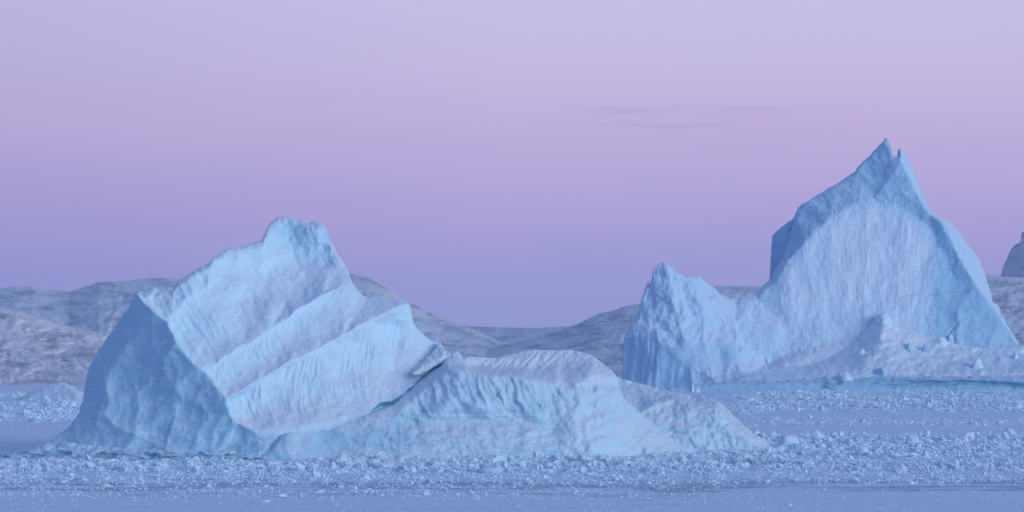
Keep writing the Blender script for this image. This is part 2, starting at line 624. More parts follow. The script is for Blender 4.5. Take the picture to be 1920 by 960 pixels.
def det_slab(U, V, D, T):
    d1, t1 = line_dist(R1, U, V)
    r1 = np.interp(U, [p[0] for p in R1], [p[1] for p in R1])
    r2 = np.interp(U, [p[0] for p in R2], [p[1] for p in R2])
    fl = np.interp(U, [p[0] for p in FL], [p[1] for p in FL])
    co_u = np.interp(V, [p[1] for p in CO], [p[0] for p in CO])
    co_u = np.where(V < 550, 0, co_u)
    slab = sstep(-1, 5, U - co_u)
    tpl = np.interp(U, [p[0] for p in top_slab], [p[1] for p in top_slab]) + 12
    wob = 3.0 * fbm(U / 40, V / 40, 3, 5)
    # scalloped hollows below each crest: steep face under the crest easing into a floor
    for ra, rb, amp in ((r1, r2, 1.9), (r2, fl, 3.2), (tpl, r1, 2.6)):
        H = np.maximum(rb - ra, 8)
        tau = (V + wob * .5 - ra) / H
        m = (tau > 0) & (tau < 1)
        tt = np.clip(tau, 0, 1)
        prof = 4 * tt * (1 - tt) * (1 - .25 * (tt - .5))
        D = D + slab * (1 - sstep(ra_end(ra, r1), ra_end(ra, r1) + 40, U)) * np.where(m, prof * amp * (1 + .5 * p2(U / 65, V / 45, 33)), 0)
    D = D + 0.3 * sstep(-10, 16, V - fl) * sstep(665, 710, U)
    D = D + 6 * sstep(14, 34, V - fl) * sstep(530, 600, U) * (1 - sstep(700, 740, U))
    km = poly_mask([(625, 505), (700, 505), (705, 600), (625, 600)], U, V, 8)
    D = D * (1 - km) + blur(D, 9) * km
    # fluting across the faces: follows the fall line, curling to the right as it reaches the floor
    for ra, rb, sd, amp in ((r1, r2, 21, 0.36), (r2, fl, 22, 0.55)):
        H = np.maximum(rb - ra, 8)
        tau = np.clip((V - ra) / H, 0, 1)
        s = U + 0.45 * V - 60 * tau ** 2 + 3 * fbm(U / 60, V / 40, 2, sd)
        fl1 = 1 - np.abs(p2(s / 7.5, tau * 1.6 + U / 160, sd)) * 2
        fl2 = 1 - np.abs(p2(s / 3.2, tau * 2.4 + U / 120, sd + 1)) * 2
        env = sstep(0.0, 0.1, tau) * (1 - sstep(0.5, 1.0, tau))
        env = np.where((V > ra) & (V < rb), env, 0) * slab * sstep(-0.45, 0.35, p2(U / 90, V / 60, sd + 2) + .2)
        D = D + env * amp * (fl1 * .6 + fl2 * .3) * (1 - sstep(ra_end(ra, r1), ra_end(ra, r1) + 40, U))
        # contour lamination on the floor
        lam = p2((V - rb) / 4.0 + 2.0 * np.sin(U / 60.), U / 140, sd + 7)
        D = D + np.where((V > ra) & (V < rb), sstep(.55, .8, tau) * (1 - sstep(.9, 1, tau)), 0) * slab * 0.12 * lam
    up = (1 - sstep(-8, 4, V - r1)) * slab * (1 - sstep(640, 665, U))
    # soft streaks on the upper face, running down to the right
    s = U * 0.5 + V * 0.85
    q = U * 0.85 - V * 0.5
    D = D + up * (0.55 * fbm(q / 38, s / 110, 4, 31) + 0.16 * p2(q / 7, s / 60, 35))
    D = D + slab * 0.09 * fbm(U / 11, V / 9, 3, 41, .6)
    knob = poly_mask([(495, 400), (625, 400), (650, 500), (560, 500), (520, 460)], U, V, 8)
    D = D + knob * 0.5 * fbm(U / 14, V / 18, 3, 44)
    # broken notch and rime on the left shoulder
    sh = poly_mask([(258, 540), (335, 520), (450, 470), (420, 540), (345, 560), (300, 600)], U, V, 10)
    D = D + sh * (1.1 * facets(U / 30, V / 24, 3) + .5 * fbm(U / 10, V / 10, 3, 47))
    # the shaded cliff: big chipped planes and sharp folds
    cl = 1 - slab
    f = facets(U / 95, V / 80, 7) * 2.6 + facets((U + .2 * V) / 36, V / 66, 8) * 0.7 + facets(U / 15, V / 22, 10) * 0.16
    f = f + .5 * np.minimum(fbm(U / 50 + V / 90, V / 70, 3, 57), .05)
    D = D + cl * (blur(f, .8) + 0.5 * fbm(U / 60, V / 60, 4, 51, .5) + 0.16 * np.abs(fbm(U / 22, V / 22, 3, 55)))
    T[..., 0] = cl * 0.8 + slab * (0.1 + .35 * sstep(.0, .5, fbm(U / 30, V / 22, 4, 63)))
    T[..., 0] = T[..., 0] * (1 - 0.4 * sstep(0.0, 0.6, fbm(U / 30, V / 12, 4, 61)) * cl)
    for ra, rb in ((r1, r2), (r2, fl)):
        tau = (V - ra) / np.maximum(rb - ra, 8)
        T[..., 0] -= .65 * slab * sstep(.45, .9, tau) * (1 - sstep(1.0, 1.06, tau)) * (.6 + .4 * sstep(-.3, .3, fbm(U / 12, V / 6, 3, 64)))
    T[..., 0] += 0.35 * slab * knob + .5 * slab * sstep(2, 16, V - fl) * (U < 700)
    vn = fbm(U / 46 + V / 160, V / 60, 3, 67)
    vein = np.exp(-(vn / .022) ** 2) * sstep(-.05, .35, fbm(U / 34, V / 34, 2, 68)) + .8 * np.exp(-(fbm(U / 26, V / 34 - U / 60, 3, 69) / .03) ** 2) * sstep(.1, .45, fbm(U / 40, V / 30, 2, 70))
    T[..., 0] -= 1.1 * cl * np.clip(vein, 0, 1)
    D = D - .12 * cl * vein
    ft = sstep(838, 856, V)
    T[..., 0] = T[..., 0] * (1 - 0.5 * ft)
    gash, tt = line_dist([(696, 771), (715, 761), (735, 757), (752, 743), (765, 734), (777, 723), (790, 709), (802, 700), (813, 692), (824, 686), (834, 683)], U, V)
    wd = np.interp(tt, [0, .12, .22, .32, .42, .5, .6, .75, .85, 1], [2, 5.5, 4, 1.2, 3.6, 1.5, 2, 3, 5, 2]) * (.75 + .6 * p2(U / 11, V / 11, 66))
    gm = 1 - sstep(.7, 1.3, gash / np.maximum(wd, .4))
    D = D + .8 * blur(gm, .8)
    T[..., 1] = .95 * gm
    crk, tt = line_dist([(520, 765), (600, 772), (660, 782), (740, 778)], U, V + wob)
    T[..., 2] = 0.35 * np.exp(-(crk / 1.6) ** 2) * (U > 500)
    return D, T


top_slab = [(84, 848), (92, 832), (110, 815), (130, 800), (148, 775), (156, 745), (161, 712), (167, 690), (180, 665), (200, 635), (215, 612),
            (235, 585), (246, 568), (251, 553), (258, 549), (270, 546), (280, 541), (289, 537), (297, 544), (306, 541), (316, 546), (322, 548),
            (327, 536), (335, 527), (348, 519), (362, 509), (380, 498), (390, 494), (400, 485), (412, 475), (425, 467), (436, 463), (450, 465),
            (462, 461), (472, 456), (482, 452), (492, 449), (497, 438), (503, 424), (512, 413), (522, 407), (534, 405), (548, 408), (560, 411),
            (570, 415), (580, 417), (590, 415), (598, 416), (607, 421), (612, 432), (617, 441), (619, 453), (625, 460), (632, 474), (638, 484),
            (646, 496), (652, 506), (656, 518), (660, 530), (665, 537), (672, 545), (681, 555), (700, 559), (740, 562), (762, 566), (768, 569),
            (772, 590), (776, 607), (785, 618), (800, 633), (812, 640), (822, 642), (826, 650), (829, 664), (832, 700)]
relief('terraced_slab', ICE, berg, D1, top_slab, [(84, 872), (560, 874), (700, 870), (832, 866)], ctrl, det_slab, sig=2.2, step=1.5, vstep=1.5,
       thick=26, roll=1.4, rollpx=4, warp=7.0, rough=0.16, rscale=1.4, seed=1)

# ---- low domed half in front of the crack
BR = [(700, 806, 4), (735, 786, 7), (770, 756, 10), (800, 726, 12.5), (840, 692, 13), (868, 690, 13), (905, 700, 12), (950, 702, 13.5), (1000, 712, 14),
      (1040, 718, 16), (1062, 735, 15.5), (1078, 752, 15), (1082, 790, 12.5), (1105, 850, 8)]
ctrl = [
    BR,
    [(470, 860, -3), (526, 812, 1.5), (560, 806, 2), (620, 800, 4.0), (660, 786, 6), (690, 776, 7.5), (735, 760, 11.2), (765, 739, 14.4), (790, 716, 17.4), (820, 694, 20.2), (838, 670, 22.5), (868, 668, 25), (930, 668, 30), (1000, 656, 36),
     (1070, 657, 38), (1112, 668, 36), (1140, 690, 33), (1156, 706, 30)],
    [(868, 684, 21), (880, 689, 24), (930, 691, 25.5), (1000, 692, 28), (1050, 684, 31), (1110, 676, 34)],
    [(1156, 706, 30), (1166, 738, 28), (1180, 780, 27), (1200, 820, 24), (1215, 850, 21)],
    [(1180, 756, 32), (1225, 790, 38), (1265, 822, 38), (1304, 860, 35)],
    [(1110, 700, 24), (1120, 740, 20), (1130, 800, 15), (1140, 850, 12)],
    [(530, 812, 0.5), (536, 835, -2.5), (545, 856, -4)],
    [(700, 836, 2.2)],
    [(470, 870, -4), (560, 868, -3), (640, 868, -1), (760, 868, 1), (900, 866, 3), (1010, 864, 5.5), (1100, 862, 9), (1200, 862, 20), (1304, 866, 33)],
    [(650, 815, 3.0), (690, 806, 4.6), (780, 795, 8.2), (880, 786, 10.2), (960, 786, 11.2), (1030, 800, 11)],
    [(620, 842, 2.0), (780, 826, 4.0), (880, 820, 5.6), (960, 822, 6.4), (1060, 842, 8)],
    [(860, 740, 9), (880, 765, 8)],
    [(960, 740, 10.4), (985, 765, 10)],
]


def det_dome(U, V, D, T):
    br = np.interp(U, [p[0] for p in BR[:10]], [p[1] for p in BR[:10]])
    face = sstep(-3, 8, V - br)
    wob = fbm(U / 50, V / 30, 3, 3)
    # slumped ribs just under the brow, leaning right
    s = U - 0.35 * (V - br) + 8 * wob
    rib = 1 - 2 * np.abs(p2(s / 17, (V - br) / 90, 71))
    env = face * (1 - sstep(35, 85, V - br)) * sstep(700, 760, U)
    D = D + env * (0.55 * p2(s / 15, (V - br) / 90, 71) + .38 * rib + 0.2 * (1 - 2 * np.abs(p2(s / 7, (V - br) / 50, 72))))
    # ribs on the back rise as well
    b2 = (1 - face) * sstep(870, 900, U) * (1 - sstep(690, 704, V)) * sstep(654, 664, V)
    D = D + b2 * (.5 * (1 - 2 * np.abs(p2((U + .8 * V) / 16, V / 60, 75))) + .4 * fbm(U / 7, V / 7, 3, 77))
    # eroded lower wall: pitted, bedded
    lw = sstep(760, 785, V + 8 * wob) * (1 - sstep(1020, 1070, U)) * sstep(640, 690, U)
    D = D + lw * (0.7 * fbm(U / 40, V / 10, 3, 81, .5) + 0.25 * np.abs(fbm(U / 11, V / 5, 3, 83)))
    D = D + 0.8 * fbm(U / 40, V / 30, 3, 86) + 0.22 * facets(U / 24, V / 18, 12) + .12 * facets(U / 9, V / 7, 17) + 0.10 * fbm(U / 6, V / 6, 3, 88, .6)
    # bright buttress to the right, rough rime
    bt = sstep(1040, 1090, U)
    D = D + bt * face * (1.1 * facets(U / 34, V / 40, 14) + .5 * facets(U / 13, V / 13, 18) + .8 * np.maximum(fbm(U / 26, V / 20, 4, 91, .6), -.1) + .25 * fbm(U / 9, V / 12, 4, 90, .6))
    # cleft
    c, t = line_dist([(985, 725), (1000, 755), (1010, 762)], U, V)
    D = D + .6 * np.exp(-(c / 3.0) ** 2)
    T[..., 1] = .2 * np.exp(-(c / 3.0) ** 2)
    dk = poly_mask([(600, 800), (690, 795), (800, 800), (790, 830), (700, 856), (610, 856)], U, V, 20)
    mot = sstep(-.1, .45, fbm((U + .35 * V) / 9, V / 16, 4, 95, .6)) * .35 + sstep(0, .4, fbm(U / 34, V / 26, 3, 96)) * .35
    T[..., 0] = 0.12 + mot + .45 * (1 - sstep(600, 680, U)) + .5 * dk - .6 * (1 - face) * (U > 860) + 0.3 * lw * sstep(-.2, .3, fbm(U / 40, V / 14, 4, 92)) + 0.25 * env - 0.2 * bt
    T[..., 2] = lw * 0.3 * sstep(.0, .35, fbm(U / 22, V / 7, 4, 94)) * (1 - sstep(800, 960, U) * .5)
    return D, T


top_dome = [(470, 868), (490, 852), (505, 845), (518, 828), (526, 812), (540, 806), (560, 806), (600, 803), (630, 797), (650, 790), (672, 783), (690, 777), (700, 773), (712, 769), (726, 765), (740, 757), (752, 746), (765, 739),
            (776, 730), (790, 716), (805, 704), (820, 694), (830, 684), (838, 672), (846, 668), (850, 661), (858, 659), (866, 666), (868, 676), (872, 670), (882, 668), (900, 670), (930, 671),
            (960, 664), (985, 658), (1000, 655), (1035, 656), (1070, 656), (1092, 660), (1112, 667), (1128, 680), (1140, 690), (1150, 698),
            (1157, 706), (1161, 720), (1164, 732), (1170, 746), (1177, 755), (1190, 764), (1203, 779), (1222, 790), (1238, 806), (1262, 822), (1285, 843), (1304, 860)]
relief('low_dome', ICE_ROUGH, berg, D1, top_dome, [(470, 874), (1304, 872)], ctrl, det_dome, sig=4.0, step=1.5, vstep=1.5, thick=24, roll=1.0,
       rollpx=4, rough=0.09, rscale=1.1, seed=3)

# ---- torn lip of ice over the crack

def det_lip(U, V, D, T):
    D = D + 0.5 * facets(U / 9, V / 8, 20) + 0.3 * fbm(U / 5, V / 5, 3, 99)
    return D, T


ctrl = [[(774, 699, 19.5), (800, 685, 22), (830, 668, 24.6), (848, 664, 26)], [(780, 686, 22.6), (800, 664, 27.5), (824, 641, 33)]]
relief('torn_lip', SNOWY, berg, D1 - 0.9, [(774, 697), (784, 688), (795, 680), (802, 669), (808, 664), (815, 655), (820, 645), (825, 640), (829, 648), (834, 655), (842, 660), (848, 668)],
       [(774, 703), (788, 702), (802, 695), (815, 687), (830, 679), (848, 676)], ctrl, det_lip, sig=1.5, step=1.2, vstep=1.2, thick=5, roll=.5,
       rollpx=2, rough=.25, rscale=.7, seed=6)

# ---- tapering tail, farther back on the right
ctrl = [
    [(1150, 712, 64), (1200, 722, 62), (1260, 738, 60), (1300, 748, 58), (1345, 754, 55), (1375, 778, 52), (1400, 800, 48), (1435, 828, 44)],
    [(1150, 770, 43), (1200, 772, 44), (1225, 756, 47), (1262, 746, 50), (1300, 758, 46), (1345, 768, 44), (1370, 800, 42), (1400, 824, 40)],
    [(1150, 862, 36), (1250, 860, 37), (1350, 858, 38), (1440, 852, 40)],
    [(1190, 800, 41), (1260, 800, 41), (1320, 810, 40)],
]


def det_tail(U, V, D, T):
    f = sstep(750, 775, V)
    D = D + 1.0 * fbm(U / 34, V / 22, 4, 101) + 0.45 * facets(U / 26, V / 20, 22) + 0.25 * facets(U / 11, V / 9, 23) + 0.18 * fbm(U / 7, V / 6, 4, 103, .6)
    s = U - .3 * V
    D = D + f * 0.16 * (1 - 2 * np.abs(p2(s / 14, V / 60, 104))) + 0.5 * f * fbm(U / 30, V / 6, 3, 105)
    T[..., 0] = 0.1 + 0.45 * f * sstep(0, .4, fbm(U / 30, V / 14, 3, 106)) + .3 * sstep(0, .4, fbm(U / 8, V / 9, 3, 107))
    c, t = line_dist([(1215, 783), (1235, 775), (1250, 770)], U, V)
    T[..., 2] = .7 * np.exp(-(c / 3) ** 2)
    return D, T


top_tail = [(1130, 712), (1152, 706), (1165, 710), (1180, 713), (1200, 719), (1220, 724), (1240, 731), (1262, 735), (1285, 739), (1300, 743), (1316, 741), (1332, 748),
            (1348, 752), (1358, 762), (1366, 768), (1374, 778), (1384, 786), (1392, 795), (1402, 803), (1412, 812), (1424, 818), (1436, 829), (1450, 842)]
relief('tapering_tail', ICE_ROUGH, berg, D1, top_tail, [(1130, 868), (1450, 862)], ctrl, det_tail, sig=2.2, step=1.5, vstep=1.5, thick=22, roll=1.2,
       rollpx=4, rough=0.16, rscale=1.2, seed=7)


# ---- undercut ledge at the waterline
def det_foot(U, V, D, T):
    D = D + 0.5 * fbm(U / 40, V / 4, 3, 111) + 0.35 * fbm(U / 9, V / 6, 3, 112)
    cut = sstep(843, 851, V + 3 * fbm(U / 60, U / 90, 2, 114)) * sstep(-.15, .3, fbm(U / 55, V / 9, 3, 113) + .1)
    D = D + 2.2 * cut
    T[..., 0] = .5 + .4 * cut
    T[..., 1] = .35 * cut  # dark blue of refrozen ice, with the undercut's shade painted in
    return D, T


ctrl = [[(-40, 852, 14), (60, 840, 12), (200, 843, 6), (300, 842, 2), (420, 845, -1), (540, 848, -3), (700, 856, -2)],
        [(-40, 872, 3), (60, 872, 2), (200, 872, -3), (300, 872, -6), (420, 872, -7.5), (540, 872, -8), (700, 872, -5)]]
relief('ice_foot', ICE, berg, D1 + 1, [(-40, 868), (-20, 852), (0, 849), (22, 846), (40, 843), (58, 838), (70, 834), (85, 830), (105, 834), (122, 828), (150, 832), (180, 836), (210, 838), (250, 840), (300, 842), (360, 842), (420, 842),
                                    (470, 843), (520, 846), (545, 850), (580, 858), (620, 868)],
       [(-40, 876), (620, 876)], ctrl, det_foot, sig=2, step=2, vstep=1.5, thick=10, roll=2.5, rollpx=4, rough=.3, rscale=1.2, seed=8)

# ================================================================== RIGHT ICEBERG
D2, M2 = 1452.0, 1452.0 / F
berg2 = empty('iceberg', (150, D2 + 30, 0))
tag(berg2, 'tall peaked iceberg with twin pointed summit, scooped snowy face and lower craggy turret', 'iceberg')
ARC = [(1420, 560, 64), (1445, 535, 66), (1475, 490, 68), (1510, 450, 71), (1560, 405, 75), (1600, 384, 77), (1640, 372, 78), (1680, 385, 77), (1715, 402, 75),
       (1745, 425, 73), (1768, 470, 69), (1790, 520, 64)]
EDGE = [(1690, 300, 80), (1712, 345, 77), (1728, 372, 75), (1745, 398, 73), (1768, 414, 70), (1780, 440, 68), (1800, 480, 65), (1818, 512, 62), (1835, 540, 60), (1852, 562, 58),
        (1880, 600, 55), (1906, 642, 52)]
ctrl = [
    ARC, EDGE,
    [(1662, 258, 92), (1640, 282, 91), (1600, 322, 89), (1560, 352, 88), (1510, 378, 88), (1492, 404, 88), (1484, 440, 86), (1470, 474, 82), (1444, 527, 74)],
    [(1662, 258, 90), (1672, 288, 86), (1683, 293, 86), (1690, 278, 86)],
    # scoop: concave
    [(1480, 560, 60), (1530, 500, 66), (1580, 450, 71), (1640, 430, 73), (1690, 440, 72), (1740, 480, 68)],
    [(1480, 620, 52), (1560, 600, 56), (1640, 560, 60), (1700, 560, 60), (1760, 580, 58)],
    [(1440, 680, 42), (1520, 650, 46), (1600, 635, 50), (1660, 625, 50), (1740, 640, 49), (1820, 655, 47), (1906, 660, 46)],
    [(1790, 520, 63), (1830, 590, 55), (1860, 630, 51)],
    # bright facet turned to the right
    [(1705, 300, 92), (1725, 345, 96), (1742, 385, 98), (1772, 412, 95), (1800, 436, 98), (1836, 488, 100), (1852, 530, 98), (1858, 548, 94)],
    # turret
    [(1168, 700, 44), (1170, 640, 46), (1186, 600, 48), (1203, 556, 50), (1217, 520, 52), (1230, 498, 53)],
    [(1245, 490, 52), (1258, 520, 46), (1262, 560, 42), (1255, 610, 37), (1240, 640, 34), (1232, 690, 31), (1262, 722, 27)],
    [(1172, 636, 44), (1200, 622, 40), (1238, 634, 34.5), (1265, 660, 30), (1300, 686, 27)],
    [(1300, 515, 54), (1310, 560, 46), (1300, 610, 38), (1290, 640, 33)],
    [(1345, 548, 60), (1380, 600, 52), (1392, 645, 44)],
    [(1380, 560, 68), (1420, 545, 70), (1445, 527, 70)],
    [(1300, 686, 27), (1340, 690, 28), (1380, 676, 31), (1392, 650, 36)],
    [(1290, 648, 31), (1330, 646, 33), (1388, 645, 38)],
    [(1262, 722, 26), (1340, 712, 20), (1400, 712, 18), (1440, 700, 24)],
    [(1168, 725, 40), (1200, 735, 30), (1300, 745, 14), (1906, 745, 20)],
]


def det_peak(U, V, D, T):
    arc = np.interp(U, [p[0] for p in ARC], [p[1] for p in ARC])
    edge = np.interp(U, [p[0] for p in EDGE], [p[1] for p in EDGE])
    facet = (1 - sstep(-1, 3, V - edge)) * (U > 1688)
    inside = sstep(-9, 20, V - arc + 10 * fbm(U / 22, V / 22, 4, 256)) * sstep(1425, 1470, U) * (1 - sstep(1755, 1800, U))
    tower = sstep(1436, 1446, U) * (1 - facet)
    cliff = tower * (1 - inside)
    wob = fbm(U / 40, V / 40, 3, 203)
    # flutes down the scooped face
    s = U + 3 * wob + (U - 1640) * (V - 560) / 700
    low = (1 - sstep(560, 660, V)) * sstep(-.5, .4, fbm(U / 45, V / 60, 3, 257))
    D = D + inside * (.35 * sstep(-.5, .4, p2(U / 70, V / 50, 258)) * p2(s / 19, V / 300, 204) + .5 * facets(U / 34, V / 55, 63) + .12 * low * (1 - 2 * np.abs(p2(s / 9, V / 90, 205))) + .18 * p2(s / 4.5, V / 30, 206) + .12 * fbm(U / 7, V / 14, 3, 221, .6) + 1.6 * fbm(U / 60, V / 70, 3, 207))
    # smooth blue cliff above the arc with big planes
    D = D + cliff * (1.6 * facets(U / 46, V / 44, 30) + .4 * facets(U / 18, V / 17, 31) + 1.2 * fbm(U / 45, V / 45, 4, 208) + .2 * fbm(U / 6, V / 6, 3, 209))
    rip = sstep(1480, 1560, U) * (1 - sstep(1700, 1760, U)) * np.exp(-((V - arc) / 18) ** 2)
    D = D + rip * .7 * fbm(U / 6, V / 5, 3, 210, .6)
    D = D + facet * (.8 * fbm(U / 20, V / 25, 3, 212) + .3 * fbm(U / 5, V / 5, 3, 213))
    # craggy turret
    tur = 1 - sstep(1385, 1440, U)
    under = tur * sstep(0, 8, V - np.interp(U, [1160, 1200, 1238, 1265, 1300], [634, 624, 636, 662, 690])) * (1 - sstep(1268, 1300, U))
    crag = tur * (1 - under)
    D = D + crag * (1.7 * facets(U / 20, V / 30, 33) + .8 * facets(U / 9, V / 13, 34) + 2.6 * fbm(U / 34, V / 44, 4, 215) + .25 * fbm(U / 5, V / 6, 3, 216))
    D = D + under * (.8 * (1 - 2 * np.abs(p2((U + .1 * V) / 16, V / 150, 217))) + .25 * p2(U / 4, V / 60, 218))
    smooth = poly_mask([(1236, 650), (1300, 643), (1390, 646), (1375, 682), (1335, 692), (1285, 690), (1262, 672)], U, V, 3)
    D = D * (1 - smooth) + smooth * blur(D, 6)
    # crack lines
    for pl, a in (([(1690, 556), (1712, 551), (1740, 553), (1772, 547), (1800, 549), (1828, 545)], .5), ([(1775, 628), (1790, 612), (1796, 606)], .9)):
        c, t = line_dist(pl, U, V + 2 * wob)
        D = D + a * np.exp(-(c / 1.5) ** 2)
        T[..., 1] += .3 * np.exp(-(c / 1.3) ** 2) * sstep(-.6, .1, p2(U / 12, V / 12, 220))
    stre = sstep(-.2, .4, p2(s / 6, V / 70, 251) + .6 * p2(s / 15, V / 120, 252) + .3 * fbm(U / 8, V / 10, 3, 253))
    rt = sstep(-30, 30, (U - 1720) - (640 - V) * .25) * (V > arc)
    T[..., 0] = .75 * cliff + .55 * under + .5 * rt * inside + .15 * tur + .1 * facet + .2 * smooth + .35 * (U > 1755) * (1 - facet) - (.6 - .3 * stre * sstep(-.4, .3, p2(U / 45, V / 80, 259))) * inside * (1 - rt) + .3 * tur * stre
    vn = fbm(U / 40 + V / 160, V / 50, 3, 267)
    vein = np.exp(-(vn / .02) ** 2) * sstep(.0, .4, fbm(U / 30, V / 30, 2, 268))
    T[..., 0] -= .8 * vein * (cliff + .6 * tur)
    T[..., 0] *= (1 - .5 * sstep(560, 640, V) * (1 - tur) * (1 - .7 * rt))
    return D, T


top_peak = [(1164, 745), (1166, 715), (1168, 660), (1172, 632), (1176, 618), (1184, 606), (1188, 596), (1199, 582), (1202, 560), (1206, 553), (1214, 547), (1217, 540), (1214, 528),
            (1217, 520), (1228, 514), (1230, 507), (1227, 499), (1234, 495), (1242, 494), (1247, 490), (1256, 496), (1263, 501), (1267, 510), (1276, 514),
            (1284, 519), (1294, 519), (1303, 521), (1310, 514), (1316, 521), (1324, 528), (1332, 534), (1340, 540), (1349, 551), (1360, 556), (1375, 560), (1384, 559),
            (1395, 554), (1407, 548), (1420, 544), (1432, 535), (1443, 527), (1450, 512), (1458, 500), (1466, 486), (1474, 468), (1480, 450), (1485, 430), (1489, 412), (1492, 400),
            (1496, 390), (1505, 382), (1520, 374), (1535, 364), (1548, 356), (1560, 350), (1575, 341), (1590, 330), (1602, 322), (1610, 312), (1620, 301), (1630, 292),
            (1642, 280), (1652, 268), (1658, 260), (1662, 258), (1667, 265), (1671, 276), (1674, 290), (1678, 294), (1682, 292), (1684, 281), (1688, 276), (1694, 284),
            (1700, 290), (1704, 298), (1710, 310), (1714, 325), (1721, 343), (1728, 357), (1733, 372), (1740, 384), (1748, 396), (1758, 405), (1767, 411), (1778, 413), (1790, 424),
            (1800, 436), (1812, 456), (1822, 468), (1836, 486), (1842, 500), (1848, 520), (1857, 545), (1859, 552), (1861, 566), (1872, 574), (1880, 590), (1888, 610), (1900, 628), (1908, 640), (1916, 652), (1930, 690), (1940, 740)]
top_peak = sorted(top_peak)
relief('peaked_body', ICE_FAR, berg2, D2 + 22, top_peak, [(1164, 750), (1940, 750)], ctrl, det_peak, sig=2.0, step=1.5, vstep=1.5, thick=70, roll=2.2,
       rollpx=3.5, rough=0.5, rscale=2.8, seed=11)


def det_rear(U, V, D, T):
    D = D + 1.8 * facets(U / 26, V / 34, 60) + .5 * facets(U / 11, V / 13, 61) + .6 * fbm(U / 14, V / 16, 4, 62)
    T[..., 0] = .9
    return D, T


ctrl = [[(1430, 530, 104), (1443, 470, 104), (1450, 436, 100), (1470, 422, 96), (1500, 386, 95), (1560, 350, 95)], [(1430, 640, 98), (1500, 640, 90), (1600, 640, 90)]]
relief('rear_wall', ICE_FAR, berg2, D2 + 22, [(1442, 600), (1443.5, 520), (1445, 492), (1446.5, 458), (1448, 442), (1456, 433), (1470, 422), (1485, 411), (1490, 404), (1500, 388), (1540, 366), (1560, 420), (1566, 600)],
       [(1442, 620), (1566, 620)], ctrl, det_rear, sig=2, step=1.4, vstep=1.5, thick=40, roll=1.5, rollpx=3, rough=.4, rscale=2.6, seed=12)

# ---- snow apron with half-buried lumps
ctrl = [
    [(1370, 712, 20), (1430, 690, 44), (1500, 678, 64), (1560, 658, 70), (1620, 625, 73), (1655, 590, 74), (1690, 612, 73), (1760, 640, 70), (1850, 655, 68), (1990, 662, 66)],
    [(1370, 735, 6), (1430, 718, 10), (1500, 705, 18), (1600, 700, 18), (1700, 702, 16), (1800, 700, 16), (1990, 695, 18)],
    [(1560, 684, 42), (1600, 672, 44), (1650, 648, 46), (1700, 666, 42), (1780, 680, 38), (1850, 684, 38)],
    [(1500, 694, 44), (1560, 672, 56), (1620, 645, 63)],
    [(1370, 745, 3), (1990, 745, 6)],
]


def det_apron(U, V, D, T):
    r = sstep(1570, 1640, U)
    lum = fbm(U / 24, V / 15, 4, 231)
    D = D + (.5 + r) * (1.9 * lum + 1.4 * facets(U / 26, V / 17, 41) * sstep(-.1, .3, fbm(U / 50, V / 30, 2, 239) + .1) + .35 * facets(U / 11, V / 8, 42) * sstep(.05, .3, lum))
    D = D + 1.4 * fbm(U / 50, V / 34, 3, 233) + .16 * fbm(U / 6, V / 5, 3, 234)
    left = 1 - sstep(1440, 1500, U)
    D = D + left * (1.5 * facets(U / 24, V / 20, 43) + .5 * facets(U / 11, V / 9, 44))
    T[..., 0] = .1 + .5 * sstep(.1, .45, lum) * r + .3 * left * sstep(0, .3, fbm(U / 18, V / 18, 3, 237))
    return D, T


top_apron = [(1340, 738), (1362, 724), (1385, 712), (1405, 702), (1425, 694), (1450, 692), (1500, 682), (1540, 672), (1580, 655), (1610, 634), (1632, 610), (1642, 594), (1650, 588), (1660, 586),
             (1670, 598), (1680, 612), (1700, 618), (1730, 628), (1760, 636), (1800, 646), (1850, 654), (1900, 650), (1925, 644), (1960, 655), (2040, 690), (2060, 740)]
relief('snow_apron', SNOWY, berg2, D2, top_apron, [(1340, 748), (2060, 748)], ctrl, det_apron, sig=6, step=1.6, vstep=1.3, thick=20, roll=1.5,
       rollpx=4, rough=0.35, rscale=3.2, seed=13)


# ---- ledge of ice at the waterline
def det_foot2(U, V, D, T):
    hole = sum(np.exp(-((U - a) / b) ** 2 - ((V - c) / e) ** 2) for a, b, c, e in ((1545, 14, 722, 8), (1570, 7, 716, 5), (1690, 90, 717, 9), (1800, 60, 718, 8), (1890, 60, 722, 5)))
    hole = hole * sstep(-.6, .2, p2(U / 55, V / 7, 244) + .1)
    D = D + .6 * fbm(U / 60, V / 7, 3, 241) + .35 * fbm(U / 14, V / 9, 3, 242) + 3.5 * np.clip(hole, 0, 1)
    lam = p2(U / 150, V / 1.8, 246)
    D = D + .2 * lam
    T[..., 1] = np.clip(.6 * hole + .04, 0, .55) * sstep(704, 712, V)  # hollows tinted deep blue: refrozen ice plus painted undercut shade
    T[..., 0] = .4 + .5 * sstep(704, 712, V)
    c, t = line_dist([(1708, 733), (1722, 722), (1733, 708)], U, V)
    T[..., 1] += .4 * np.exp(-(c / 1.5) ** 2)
    return D, T


